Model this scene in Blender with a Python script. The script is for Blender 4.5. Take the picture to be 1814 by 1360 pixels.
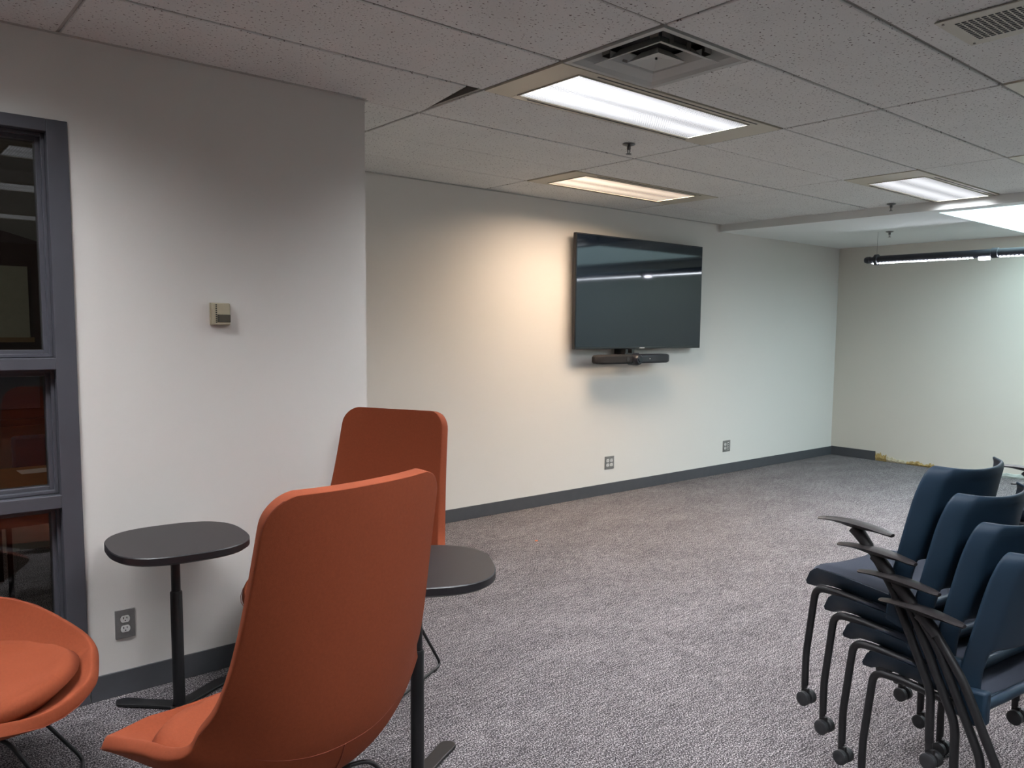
import bpy, bmesh, math, random
import numpy as np
from mathutils import Vector, Matrix, Euler

for o in list(bpy.data.objects): bpy.data.objects.remove(o)
S = bpy.context.scene
COL = S.collection
PI = math.pi
random.seed(4)

# ------------------------------------------------------------------ camera
YAW, PITCH, ROLL = 0.71013, -0.0910446, 0.0112891
fw = Vector((math.sin(YAW)*math.cos(PITCH), math.cos(YAW)*math.cos(PITCH), math.sin(PITCH)))
rt = Vector((math.cos(YAW), -math.sin(YAW), 0)); up = rt.cross(fw)
r2 = rt*math.cos(ROLL) + up*math.sin(ROLL); u2 = -rt*math.sin(ROLL) + up*math.cos(ROLL)
cd = bpy.data.cameras.new('camera'); cam = bpy.data.objects.new('camera', cd); COL.objects.link(cam)
M = Matrix.Identity(4)
for i in range(3):
    M[i][0] = r2[i]; M[i][1] = u2[i]; M[i][2] = -fw[i]
M[0][3], M[1][3], M[2][3] = 0, 0, 1.4539
cam.matrix_world = M
cd.sensor_width = 36; cd.lens = 36*1426.07/1814
cd.shift_x = (907-947.64)/1814; cd.shift_y = (710.51-680)/1814
cd.clip_start = 0.02
S.camera = cam

# ------------------------------------------------------------------ world, exposure, light levels
w = bpy.data.worlds.new('world'); S.world = w; w.use_nodes = True
w.node_tree.nodes['Background'].inputs[0].default_value = (0.55, 0.8, 1.0, 1)
w.node_tree.nodes['Background'].inputs[1].default_value = 0.3
S.view_settings.view_transform = 'Standard'; S.view_settings.look = 'None'
S.view_settings.exposure = 0.0; S.view_settings.gamma = 1; S.view_settings.use_curve_mapping = False
L_WHITE = 120.0    # downward radiance of the white prismatic lenses (it falls off towards grazing angles)
L_WARM = 66.0
L_SKY = 8.0
L_STRIP = 75.0

# unseen fill light, added to stand in for spill in the unlit office
ld = bpy.data.lights.new('office_fill', 'AREA'); ld.shape = 'RECTANGLE'; ld.size = 1.2; ld.size_y = .3; ld.energy = 9; ld.color = (1, .93, .82)
lo_ = bpy.data.objects.new('office_fill', ld); lo_.location = (-.9, 4.9, 2.44); COL.objects.link(lo_)

# ------------------------------------------------------------------ materials
def mat(name, col, rough=.6, metal=0, spec=.5, noise=None, bump=None, emis=None, coat=0, sheen=0):
    m = bpy.data.materials.new(name); m.use_nodes = True; nt = m.node_tree; b = nt.nodes['Principled BSDF']
    b.inputs['Base Color'].default_value = (*col, 1); b.inputs['Roughness'].default_value = rough
    b.inputs['Metallic'].default_value = metal; b.inputs['Specular IOR Level'].default_value = spec
    b.inputs['Coat Weight'].default_value = coat; b.inputs['Sheen Weight'].default_value = sheen
    tc = nt.nodes.new('ShaderNodeTexCoord')
    if noise:
        sc, amt = noise
        n = nt.nodes.new('ShaderNodeTexNoise'); n.inputs['Scale'].default_value = sc; n.inputs['Detail'].default_value = 4
        nt.links.new(tc.outputs['Object'], n.inputs['Vector'])
        mx = nt.nodes.new('ShaderNodeMix'); mx.data_type = 'RGBA'
        mx.inputs[6].default_value = (*[c*(1-amt) for c in col], 1); mx.inputs[7].default_value = (*[min(1, c*(1+amt)) for c in col], 1)
        nt.links.new(n.outputs['Fac'], mx.inputs[0]); nt.links.new(mx.outputs[2], b.inputs['Base Color'])
    if bump:
        sc, st = bump
        n = nt.nodes.new('ShaderNodeTexNoise'); n.inputs['Scale'].default_value = sc; n.inputs['Detail'].default_value = 3
        nt.links.new(tc.outputs['Object'], n.inputs['Vector'])
        bp = nt.nodes.new('ShaderNodeBump'); bp.inputs['Strength'].default_value = st; bp.inputs['Distance'].default_value = .002
        nt.links.new(n.outputs['Fac'], bp.inputs['Height']); nt.links.new(bp.outputs[0], b.inputs['Normal'])
    if emis:
        b.inputs['Emission Color'].default_value = (*emis[0], 1); b.inputs['Emission Strength'].default_value = emis[1]
    return m

MT = {}
MT['wall'] = mat('wall_paint', (.66, .63, .59), .75, noise=(1.3, .02), bump=(220, .12))
MT['wall_side'] = mat('side_wall_paint', (.64, .60, .53), .75, noise=(1.1, .03), bump=(220, .12))
MT['drywall'] = mat('ceiling_paint', (.76, .78, .76), .8, noise=(2, .02))
MT['plenum'] = mat('plenum_dark', (.012, .011, .011), .9, noise=(3, .2))
MT['tbar'] = mat('grid_metal', (.20, .185, .165), .5, noise=(30, .15))
MT['tbar_light'] = mat('grid_metal_light', (.42, .41, .38), .5, noise=(30, .08))
MT['fixture'] = mat('fixture_enamel', (.50, .46, .36), .4, noise=(6, .05))
MT['slot'] = mat('fixture_slot', (.02, .018, .02), .6, noise=(6, .1))
MT['diffuser'] = mat('diffuser_enamel', (.44, .45, .42), .45, noise=(9, .06))
MT['vent'] = mat('vent_enamel', (.50, .47, .39), .45, noise=(9, .05))
MT['base'] = mat('cove_base_rubber', (.062, .064, .072), .5, noise=(14, .15))
MT['frame'] = mat('window_frame_paint', (.066, .066, .078), .38, noise=(5, .1), bump=(40, .1))
MT['orange'] = mat('orange_fabric', (.225, .047, .0165), .85, noise=(140, .12), bump=(900, .35), spec=.25)
MT['orange_seam'] = mat('orange_stitching', (.20, .035, .012), .8, noise=(200, .1))
MT['black_rod'] = mat('black_powder_coat', (.008, .008, .009), .42, noise=(60, .2))
MT['black_plastic'] = mat('black_plastic', (.016, .015, .016), .5, noise=(60, .15), bump=(500, .15))
MT['armpad'] = mat('armrest_plastic', (.022, .019, .019), .42, noise=(60, .15), bump=(500, .2))
MT['table_top'] = mat('black_laminate', (.016, .013, .014), .42, spec=.4, noise=(7, .12))
MT['table_edge'] = mat('black_edge_band', (.010, .009, .011), .45, noise=(20, .1))
MT['blue'] = mat('navy_plastic', (.012, .029, .051), .5, spec=.35, noise=(12, .06), bump=(700, .12))
MT['bluepad'] = mat('slate_upholstery', (.040, .047, .064), .9, spec=.15, noise=(300, .15), bump=(900, .3))
MT['wheel'] = mat('caster_rubber', (.020, .021, .023), .5, noise=(50, .2))
MT['tvbody'] = mat('tv_bezel', (.008, .009, .012), .3, noise=(10, .1))
MT['screen'] = mat('tv_screen_glass', (.004, .008, .017), .05, spec=.45, noise=(1, .05), coat=0)
MT['screen'].node_tree.nodes['Principled BSDF'].inputs['Coat Roughness'].default_value = .03
MT['logo'] = mat('silver_print', (.5, .5, .52), .4, noise=(40, .05))
MT['bar'] = mat('speaker_cloth', (.013, .012, .013), .8, noise=(400, .3), bump=(900, .3))
MT['bar2'] = mat('camera_housing', (.010, .011, .018), .4, noise=(30, .1))
MT['beige'] = mat('aged_beige_plastic', (.40, .355, .25), .5, noise=(40, .05))
MT['dark_panel'] = mat('smoked_cover', (.085, .075, .055), .35, noise=(40, .1))
MT['steel'] = mat('brushed_steel', (.30, .295, .29), .38, metal=.75, noise=(80, .12))
MT['ivory'] = mat('white_receptacle', (.62, .61, .59), .4, noise=(50, .04))
MT['hole'] = mat('socket_hole', (.01, .01, .01), .7, noise=(50, .1))
MT['chrome'] = mat('sprinkler_chrome', (.14, .14, .14), .3, metal=.9, noise=(50, .1))
MT['pipe'] = mat('black_pipe', (.010, .011, .018), .45, noise=(8, .2))
MT['desk'] = mat('brown_desk_wood', (.26, .15, .06), .45, noise=(5, .25))
MT['paper'] = mat('paper', (.75, .73, .70), .8, noise=(20, .02))
MT['redwood'] = mat('dark_red_wood', (.045, .012, .010), .5, noise=(7, .25))
MT['board'] = mat('pale_board', (.5, .49, .38), .7, noise=(30, .12))
MT['backroom'] = mat('office_paint', (.34, .32, .28), .8, noise=(2, .05))
MT['navy_cloth'] = mat('navy_cloth', (.05, .05, .075), .9, noise=(80, .2))
MT['glue'] = mat('dried_adhesive', (.36, .25, .09), .7, noise=(28, .45), bump=(60, .9))
MT['glue2'] = mat('torn_drywall', (.50, .44, .31), .85, noise=(28, .4), bump=(60, .9))
MT['scrap'] = mat('orange_scrap', (.55, .13, .04), .7, noise=(50, .1))
MT['tile_edge'] = mat('crumbled_plaster', (.40, .45, .42), .9, noise=(20, .2))

def carpet():
    m = mat('carpet', (.2, .2, .2), .95, spec=.1); nt = m.node_tree; b = nt.nodes['Principled BSDF']
    tc = nt.nodes.new('ShaderNodeTexCoord')
    def noise(scale, sx, sy, det=2, rough=.6):
        mp = nt.nodes.new('ShaderNodeMapping'); mp.inputs['Scale'].default_value = (sx, sy, 1)
        nt.links.new(tc.outputs['Object'], mp.inputs[0])
        n = nt.nodes.new('ShaderNodeTexNoise'); n.inputs['Scale'].default_value = scale; n.inputs['Detail'].default_value = det; n.inputs['Roughness'].default_value = rough
        nt.links.new(mp.outputs[0], n.inputs['Vector']); return n.outputs['Fac']
    def math_(op, a, c, d=None):
        n = nt.nodes.new('ShaderNodeMath'); n.operation = op
        for i, v in enumerate((a, c, d)):
            if v is None: continue
            if isinstance(v, (int, float)): n.inputs[i].default_value = v
            else: nt.links.new(v, n.inputs[i])
        return n.outputs[0]
    fine = noise(185, 1, 1, 2, .7)
    streak = noise(55, .25, 1.6, 2)
    big = noise(3.5, .6, 1.4, 2)
    f = math_('ADD', math_('MULTIPLY', fine, .84), math_('MULTIPLY', streak, .16))
    f = math_('ADD', f, math_('MULTIPLY', math_('SUBTRACT', big, .5), .06))
    cr = nt.nodes.new('ShaderNodeValToRGB'); e = cr.color_ramp.elements
    e[0].position = .40; e[0].color = (.015, .013, .015, 1); e[1].position = .60; e[1].color = (.43, .395, .395, 1)
    k = e.new(.485); k.color = (.072, .065, .069, 1); k = e.new(.535); k.color = (.155, .140, .143, 1)
    nt.links.new(f, cr.inputs[0]); nt.links.new(cr.outputs[0], b.inputs['Base Color'])
    bp = nt.nodes.new('ShaderNodeBump'); bp.inputs['Strength'].default_value = .5; bp.inputs['Distance'].default_value = .004
    nt.links.new(fine, bp.inputs['Height']); nt.links.new(bp.outputs[0], b.inputs['Normal'])
    return m
MT['carpet'] = carpet()

def tilemat():
    m = mat('acoustic_tile', (.62, .605, .58), .9, spec=.1); nt = m.node_tree; b = nt.nodes['Principled BSDF']
    tc = nt.nodes.new('ShaderNodeTexCoord')
    geo = nt.nodes.new('ShaderNodeNewGeometry')
    v = nt.nodes.new('ShaderNodeTexNoise'); v.inputs['Scale'].default_value = 95; v.inputs['Detail'].default_value = 1.5
    nt.links.new(geo.outputs['Position'], v.inputs['Vector'])
    cr = nt.nodes.new('ShaderNodeValToRGB'); e = cr.color_ramp.elements
    e[0].position = .30; e[0].color = (.16, .14, .125, 1); e[1].position = .36; e[1].color = (.74, .74, .71, 1)
    nt.links.new(v.outputs['Fac'], cr.inputs[0])
    n2 = nt.nodes.new('ShaderNodeTexNoise'); n2.inputs['Scale'].default_value = 4; nt.links.new(geo.outputs['Position'], n2.inputs['Vector'])
    mx = nt.nodes.new('ShaderNodeMix'); mx.data_type = 'RGBA'; mx.blend_type = 'MULTIPLY'; mx.inputs[0].default_value = .12
    nt.links.new(cr.outputs[0], mx.inputs[6]); nt.links.new(n2.outputs['Fac'], mx.inputs[7])
    nt.links.new(mx.outputs[2], b.inputs['Base Color'])
    bp = nt.nodes.new('ShaderNodeBump'); bp.inputs['Strength'].default_value = .5; bp.inputs['Distance'].default_value = .003
    nt.links.new(v.outputs['Fac'], bp.inputs['Height']); nt.links.new(bp.outputs[0], b.inputs['Normal'])
    return m
MT['tile'] = tilemat()

def lensmat(name, col, strength, lo=.12, base=1.35, pw_=2.0, c0=.2, c1=.5):
    """prismatic lens: lit squares in a darker grid, brighter along the two tubes behind it (local x = length)"""
    m = bpy.data.materials.new(name); m.use_nodes = True; nt = m.node_tree
    nt.nodes.remove(nt.nodes['Principled BSDF']); out = nt.nodes['Material Output']
    tc = nt.nodes.new('ShaderNodeTexCoord'); sx = nt.nodes.new('ShaderNodeSeparateXYZ'); nt.links.new(tc.outputs['Object'], sx.inputs[0])
    def mth(op, a, c=0.0):
        n = nt.nodes.new('ShaderNodeMath'); n.operation = op
        for i, v in enumerate((a, c)):
            if isinstance(v, (int, float)): n.inputs[i].default_value = v
            else: nt.links.new(v, n.inputs[i])
        return n.outputs[0]
    def line(ax):
        f = mth('FRACT', mth('MULTIPLY', sx.outputs[ax], 1/.0155)); d = mth('ABSOLUTE', mth('SUBTRACT', f, .5))
        return mth('LESS_THAN', d, .33)
    cell = mth('MULTIPLY', line(0), line(1))
    # two lamps at y = +-0.09
    d = mth('ABSOLUTE', mth('SUBTRACT', mth('ABSOLUTE', sx.outputs[1]), .085))
    band = mth('ADD', mth('MULTIPLY', mth('POWER', 2.718, mth('MULTIPLY', mth('MULTIPLY', d, d), -190.0)), .9), .38)
    # prismatic sheets throw light down: radiance falls with the angle from the normal
    geo = nt.nodes.new('ShaderNodeNewGeometry'); dt = nt.nodes.new('ShaderNodeVectorMath'); dt.operation = 'DOT_PRODUCT'
    nt.links.new(geo.outputs['Normal'], dt.inputs[0]); nt.links.new(geo.outputs['Incoming'], dt.inputs[1])
    cosn = mth('ABSOLUTE', dt.outputs['Value'])
    mr = nt.nodes.new('ShaderNodeMapRange'); mr.interpolation_type = 'SMOOTHSTEP'; mr.inputs[1].default_value = c0; mr.inputs[2].default_value = c1
    nt.links.new(cosn, mr.inputs[0])
    pw = mth('ADD', mth('MULTIPLY', mth('MULTIPLY', mth('POWER', cosn, pw_), mr.outputs[0]), strength), base)
    st = mth('MULTIPLY', mth('ADD', mth('MULTIPLY', cell, 1-lo), lo), mth('MULTIPLY', band, pw))
    em = nt.nodes.new('ShaderNodeEmission'); em.inputs[0].default_value = (*col, 1); nt.links.new(st, em.inputs[1])
    gl = nt.nodes.new('ShaderNodeBsdfDiffuse'); gl.inputs[0].default_value = (.5, .5, .5, 1)
    ad = nt.nodes.new('ShaderNodeAddShader'); nt.links.new(em.outputs[0], ad.inputs[0]); nt.links.new(gl.outputs[0], ad.inputs[1])
    nt.links.new(ad.outputs[0], out.inputs[0]); return m
MT['lens'] = lensmat('lit_prismatic_lens', (.93, .95, 1.0), L_WHITE, .12)
MT['lens_warm'] = lensmat('warm_prismatic_lens', (1.0, .77, .57), L_WARM, .45, .80, 1.1, .15, .30)
def emis(name, col, st):
    m = bpy.data.materials.new(name); m.use_nodes = True; nt = m.node_tree; nt.nodes.remove(nt.nodes['Principled BSDF'])
    e = nt.nodes.new('ShaderNodeEmission'); e.inputs[0].default_value = (*col, 1); e.inputs[1].default_value = st
    nt.links.new(e.outputs[0], nt.nodes['Material Output'].inputs[0]); return m
MT['sky_panel'] = emis('daylit_acrylic', (.66, .93, 1.0), L_SKY)
def stripmat():
    m = emis('led_strip', (.84, .90, 1.0), L_STRIP); nt = m.node_tree; e = [n for n in nt.nodes if n.type == 'EMISSION'][0]
    tc = nt.nodes.new('ShaderNodeTexCoord'); sx = nt.nodes.new('ShaderNodeSeparateXYZ'); nt.links.new(tc.outputs['Object'], sx.inputs[0])
    a = nt.nodes.new('ShaderNodeMath'); a.operation = 'MULTIPLY'; a.inputs[1].default_value = 1/.033; nt.links.new(sx.outputs[1], a.inputs[0])
    f = nt.nodes.new('ShaderNodeMath'); f.operation = 'FRACT'; nt.links.new(a.outputs[0], f.inputs[0])
    g = nt.nodes.new('ShaderNodeMath'); g.operation = 'LESS_THAN'; g.inputs[1].default_value = .6; nt.links.new(f.outputs[0], g.inputs[0])
    h = nt.nodes.new('ShaderNodeMath'); h.operation = 'MULTIPLY_ADD'; h.inputs[1].default_value = L_STRIP; h.inputs[2].default_value = .6
    nt.links.new(g.outputs[0], h.inputs[0]); nt.links.new(h.outputs[0], e.inputs[1]); return m
MT['strip'] = stripmat()
MT['bulb'] = emis('bright_led', (.85, .86, 1.0), L_STRIP*.6)
def glassmat():
    m = bpy.data.materials.new('window_glass'); m.use_nodes = True; nt = m.node_tree; nt.nodes.remove(nt.nodes['Principled BSDF'])
    t = nt.nodes.new('ShaderNodeBsdfTransparent'); t.inputs[0].default_value = (.78, .8, .8, 1)
    g = nt.nodes.new('ShaderNodeBsdfGlossy'); g.inputs['Roughness'].default_value = .01; g.inputs[0].default_value = (1, 1, 1, 1)
    f = nt.nodes.new('ShaderNodeFresnel'); f.inputs[0].default_value = 1.5
    k = nt.nodes.new('ShaderNodeMath'); k.operation = 'MULTIPLY'; k.inputs[1].default_value = 1.25; nt.links.new(f.outputs[0], k.inputs[0])
    mx = nt.nodes.new('ShaderNodeMixShader'); nt.links.new(k.outputs[0], mx.inputs[0]); nt.links.new(t.outputs[0], mx.inputs[1]); nt.links.new(g.outputs[0], mx.inputs[2])
    nt.links.new(mx.outputs[0], nt.nodes['Material Output'].inputs[0]); return m
MT['glass'] = glassmat()

# ------------------------------------------------------------------ mesh helpers
def link(o, parent=None):
    COL.objects.link(o)
    if parent is not None: o.parent = parent
    return o
def mesh(name, V, F, m, parent=None, smooth=False, angle=40, loc=None, mats=None, fmat=None):
    me = bpy.data.meshes.new(name); me.from_pydata([tuple(map(float, v)) for v in V], [], [list(map(int, f)) for f in F])
    for mm in (mats or [m]): me.materials.append(MT[mm])
    if fmat:
        for p, k in zip(me.polygons, fmat): p.material_index = k
    bm = bmesh.new(); bm.from_mesh(me); bmesh.ops.recalc_face_normals(bm, faces=bm.faces); bm.to_mesh(me); bm.free()
    if smooth:
        for p in me.polygons: p.use_smooth = True
        me.set_sharp_from_angle(angle=math.radians(angle))
    o = bpy.data.objects.new(name, me)
    if loc is not None: o.location = loc
    return link(o, parent)
class MB:
    def __init__(s): s.V = []; s.F = []
    def add(s, V, F):
        n = len(s.V); s.V += [tuple(v) for v in V]; s.F += [[i+n for i in f] for f in F]; return s
    def box(s, a, b):
        (x0, y0, z0), (x1, y1, z1) = a, b
        return s.add([(x0,y0,z0),(x1,y0,z0),(x1,y1,z0),(x0,y1,z0),(x0,y0,z1),(x1,y0,z1),(x1,y1,z1),(x0,y1,z1)],
                     [(0,3,2,1),(4,5,6,7),(0,1,5,4),(1,2,6,5),(2,3,7,6),(3,0,4,7)])
    def prism(s, poly, z0, z1):       # poly list of (x,y)
        n = len(poly)
        return s.add([(x, y, z0) for x, y in poly]+[(x, y, z1) for x, y in poly],
                     [list(range(n))[::-1], list(range(n, 2*n))]+[(i, (i+1) % n, n+(i+1) % n, n+i) for i in range(n)])
    def lathe(s, prof, c=(0,0,0), ax='z', n=20):
        V = []; k = len(prof)
        for i in range(n):
            a = 2*PI*i/n
            for r, h in prof:
                p = (r*math.cos(a), r*math.sin(a), h)
                if ax == 'y': p = (p[0], p[2], p[1])
                if ax == 'x': p = (p[2], p[0], p[1])
                V.append((p[0]+c[0], p[1]+c[1], p[2]+c[2]))
        F = [(i*k+j, ((i+1) % n)*k+j, ((i+1) % n)*k+j+1, i*k+j+1) for i in range(n) for j in range(k-1)]
        F += [[i*k for i in range(n)], [i*k+k-1 for i in range(n)][::-1]]
        return s.add(V, F)
    def tube(s, path, r, n=12, flat=1.0):
        P = [Vector(p) for p in path]; T = []
        for i in range(len(P)):
            T.append((P[min(i+1, len(P)-1)]-P[max(i-1, 0)]).normalized())
        N = T[0].orthogonal().normalized()
        if flat != 1.0: N = (Vector((0,1,0))-T[0]*T[0].y).normalized()
        V = []
        for i, p in enumerate(P):
            N = (N-T[i]*N.dot(T[i])).normalized(); B = T[i].cross(N)
            rr = r[i] if isinstance(r, (list, tuple)) else r
            for k in range(n):
                a = 2*PI*k/n; V.append(p+N*(rr*math.cos(a)*flat)+B*(rr*math.sin(a)))
        F = [(i*n+k, i*n+(k+1) % n, (i+1)*n+(k+1) % n, (i+1)*n+k) for i in range(len(P)-1) for k in range(n)]
        F += [list(range(n))[::-1], [(len(P)-1)*n+k for k in range(n)]]
        return s.add(V, F)
    def build(s, name, m, parent=None, smooth=False, angle=40, bevel=0, seg=2, loc=None):
        o = mesh(name, s.V, s.F, m, parent, smooth, angle, loc)
        if bevel:
            b = o.modifiers.new('bevel', 'BEVEL'); b.width = bevel; b.segments = seg; b.limit_method = 'ANGLE'; b.angle_limit = math.radians(35)
        return o
def fillet(pts, rad, n=6):
    P = [Vector(p) for p in pts]; out = [P[0]]
    for i in range(1, len(P)-1):
        r = rad[i-1] if isinstance(rad, (list, tuple)) else rad
        a = (P[i-1]-P[i]); b = (P[i+1]-P[i]); r = min(r, a.length*.49, b.length*.49)
        A = P[i]+a.normalized()*r; B = P[i]+b.normalized()*r
        for k in range(n+1):
            t = k/n; out.append(A*(1-t)**2+P[i]*2*t*(1-t)+B*t*t)
    out.append(P[-1]); return out
def tag(o, label, cat, group=None, kind=None):
    if label: o['label'] = label
    if cat: o['category'] = cat
    if group: o['group'] = group
    if kind: o['kind'] = kind
    return o
def thing(name, label, cat, loc=(0,0,0), rz=0, group=None):
    o = bpy.data.objects.new(name, None); o.empty_display_size = .1; o.location = loc; o.rotation_euler = (0, 0, rz); link(o)
    return tag(o, label, cat, group)
def copy_tree(o, parent=None):
    c = o.copy(); COL.objects.link(c); c.parent = parent
    for ch in [x for x in KIDS.get(o, list(o.children))]: copy_tree(ch, c)
    return c
KIDS = {}
def struct(o, label): o['kind'] = 'structure'; o['label'] = label; return o
def rrect(w, h, r, n=5, cx=0, cy=0):
    out = []
    for (sx, sy, a0) in ((1,1,0), (-1,1,90), (-1,-1,180), (1,-1,270)):
        for k in range(n+1):
            a = math.radians(a0+90*k/n); out.append((cx+sx*(w/2-r)+r*math.cos(a), cy+sy*(h/2-r)+r*math.sin(a)))
    return out

# ------------------------------------------------------------------ room shell
H = 2.473; HL = 2.406
YL, XC, YT, XF, XS = 3.359, 1.85, 4.883, 8.833, 6.56
X0, Y0, TX, TY = 2.1566, 1.355, 1.524, .508
XB, YB = -3.0, -5.6
floor = MB().box((XB-.1, YB-.1, -.08), (XF+.12, 6.7, 0)).build('floor', 'carpet'); struct(floor, 'grey speckled loop carpet floor')
# left wall with window opening
WX0, WX1, WZ1 = -.62, .652, 2.170
b = MB().box((XB, YL, 0), (WX0, YL+.14, H+.1)).box((WX1, YL, 0), (XC, YL+.14, H+.1)).box((WX0, YL, WZ1), (WX1, YL+.14, H+.1))
struct(b.build('wall_left', 'wall'), 'off-white wall with the grey framed window and beige sensor')
struct(MB().box((XC-.14, YL+.14, 0), (XC, YT+.14, H+.1)).build('wall_return', 'wall'), 'short wall return behind the outer corner')
struct(MB().box((XC-.14, YT, 0), (XF+.12, YT+.14, H+.1)).build('wall_front', 'wall'), 'long off-white wall carrying the television')
struct(MB().box((XF, YB, 0), (XF+.12, YT, H+.1)).build('wall_right', 'wall_side'), 'far beige wall behind the black pipe lamp')
struct(MB().box((XB, YB-.12, 0), (XF+.12, YB, H+.1)).build('wall_rear', 'backroom'), 'wall behind the viewpoint')
struct(MB().box((XB-.12, YB, 0), (XB, YL+.14, H+.1)).build('wall_side', 'wall'), 'wall left of the viewpoint')

# baseboards
def baseboard(name, a, c, label, gap=None):
    o = MB().box(a, c).build(name, 'base', bevel=.002); struct(o, label); return o
baseboard('baseboard_left', (WX1+.004, YL-.009, 0), (XC+.009, YL, .098), 'dark grey cove base under the window wall')
baseboard('baseboard_return', (XC, YL, 0), (XC+.009, YT-.009, .098), 'dark grey cove base on the wall return')
baseboard('baseboard_front', (XC+.009, YT-.009, 0), (XF, YT, .098), 'dark grey cove base under the television wall')
baseboard('baseboard_right', (XF-.009, 4.336, 0), (XF, YT-.009, .103), 'short dark grey cove base piece left on the far wall')

# adhesive residue where the cove base is missing
wr = bpy.data.objects['wall_right']
def residue(name, y0, y1, hs, m, n=26, seed=1):
    rnd = random.Random(seed); V = []; F = []
    for i in range(n+1):
        t = i/n; y = y0+(y1-y0)*t; h = np.interp(t, np.linspace(0, 1, len(hs)), hs)*rnd.uniform(.62, 1.1)
        V += [(XF-.002, y, .0), (XF-rnd.uniform(.006, .016), y, h*.45), (XF-rnd.uniform(.003, .009), y, h), (XF+.001, y, h+.002)]
    for i in range(n):
        for k in range(3): F.append((i*4+k, i*4+k+1, i*4+5+k, i*4+4+k))
    return mesh(name, V, F, m, wr)
residue('adhesive_patch', 4.332, 4.205, [.088, .09, .07], 'glue', 12, 2)
residue('adhesive_patch', 4.205, 3.98, [.075, .05, .03], 'glue2', 14, 3)
residue('adhesive_patch', 3.98, 3.66, [.028, .05, .045, .03, .05, .02], 'glue', 26, 5)
residue('plaster_edge', 3.05, 2.2, [.03, .075, .05, .07, .04], 'tile_edge', 22, 8)

# ceiling: dark plenum slab, metal grid bars, single tiles
ceil = MB().box((XB, YB, H+.16), (XS+.05, YT+.12, H+.22)).build('ceiling', 'plenum'); struct(ceil, 'suspended ceiling of grey fissured acoustic tiles')
GZ = H+.006
xs = [X0+i*TX for i in range(-4, 4)]; ys = [Y0+j*TY for j in range(-14, 8)]
for x in xs:
    if XB < x < XS: MB().box((x-.012, YB, GZ), (x+.012, YT, GZ+.03)).build('grid_bar', 'tbar_light' if x < 1 else 'tbar', ceil)
for y in ys:
    if YB < y < YT: MB().box((XB, y-.012, GZ+.001), (XS, y+.012, GZ+.031)).build('grid_bar', 'tbar', ceil)
LIGHTS = {(0, 2): 'near', (1, 5): 'warm', (2, 2): 'far', (1, -1): 'side', (2, 0): 'edge', (-1, -1): 'r', (-1, -4): 'r', (-1, -8): 'r', (-2, 2): 'b'}
SPECIAL = set(LIGHTS)
tile_cache = {}
for i in range(-4, 3):
    for j in range(-14, 8):
        x0, x1 = X0+i*TX, X0+(i+1)*TX; y0, y1 = Y0+j*TY, Y0+(j+1)*TY
        if (i, j) in SPECIAL: continue
        x0c, x1c, y0c, y1c = max(x0, XB), min(x1, XS), max(y0, YB), min(y1, YT)
        if x1c-x0c < .06 or y1c-y0c < .04: continue
        g = .0065
        if (i, j) == (0, 1): x0c = x0+TX/3
        a = (x0c+g, y0c+g); c = (x1c-g, y1c-g)
        if c[0] > XS-.02: c = (XS, c[1])
        if c[1] > YT-.02: c = (c[0], YT)
        if (i, j) == (-1, 3):    # broken corner at the near light
            MB().prism([a, (c[0]-.075, a[1]), (c[0]-.004, c[1]-.06), c, (a[0], c[1])], H, H+.016).build('ceiling_tile', 'tile', ceil, bevel=.003, seg=1); continue
        wdt, dpt = c[0]-a[0], c[1]-a[1]; key = (round(wdt, 3), round(dpt, 3))
        if key not in tile_cache:
            bb = MB().box((-wdt/2, -dpt/2, 0), (wdt/2, dpt/2, .016)); o = bb.build('ceiling_tile', 'tile', ceil, bevel=.003, seg=1); tile_cache[key] = o
        else:
            o = tile_cache[key].copy(); link(o, ceil)
        rz = random.uniform(-.0008, .0008)
        o.location = ((a[0]+c[0])/2, (a[1]+c[1])/2, H+random.uniform(-.0015, .0025)); o.rotation_euler = (random.uniform(-.002, .002), random.uniform(-.0006, .0006), rz)
# wall angle mouldings
MB().box((XC, YT-.02, H-.004), (XS, YT, H+.0)).build('wall_angle', 'tbar_light', ceil)
MB().box((XC, YL, H-.003), (XC+.02, YT-.02, H)).build('wall_angle', 'tbar_light', ceil)
MB().box((XB, YL-.018, H-.003), (XC, YL, H)).build('wall_angle', 'tbar_light', ceil)
# drywall ceiling past the step, with the skylight opening
SX0, SX1, SY1, SY0 = 6.715, 8.585, 2.878, -2.6
d = MB().box((XS, YB, HL), (SX0, YT, H+.22)).box((SX1, YB, HL), (XF, YT, H+.22)).box((SX0, SY1, HL), (SX1, YT, H+.22)).box((SX0, YB, HL), (SX1, SY0, H+.22))
struct(d.build('trim_1', 'drywall'), 'lower painted ceiling with a stepped edge around the skylight')
HS = 3.25
wl = MB().box((SX0-.06, SY0, H+.22), (SX0, SY1, HS)).box((SX1, SY0, H+.22), (SX1+.06, SY1, HS)).box((SX0-.06, SY1, H+.22), (SX1+.06, SY1+.06, HS)).box((SX0-.06, SY0-.06, H+.22), (SX1+.06, SY0, HS))
struct(wl.build('trim_2', 'drywall'), 'painted shaft walls of the skylight')
sk = MB().box((SX0, SY0, HS-.03), (SX1, SY1, HS-.01)).build('window_2', 'sky_panel'); struct(sk, 'bright daylit skylight panel over the far end')

# ------------------------------------------------------------------ window in the left wall
win = MB()
FY = YL-.012
zb = [.0, .06]
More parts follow.
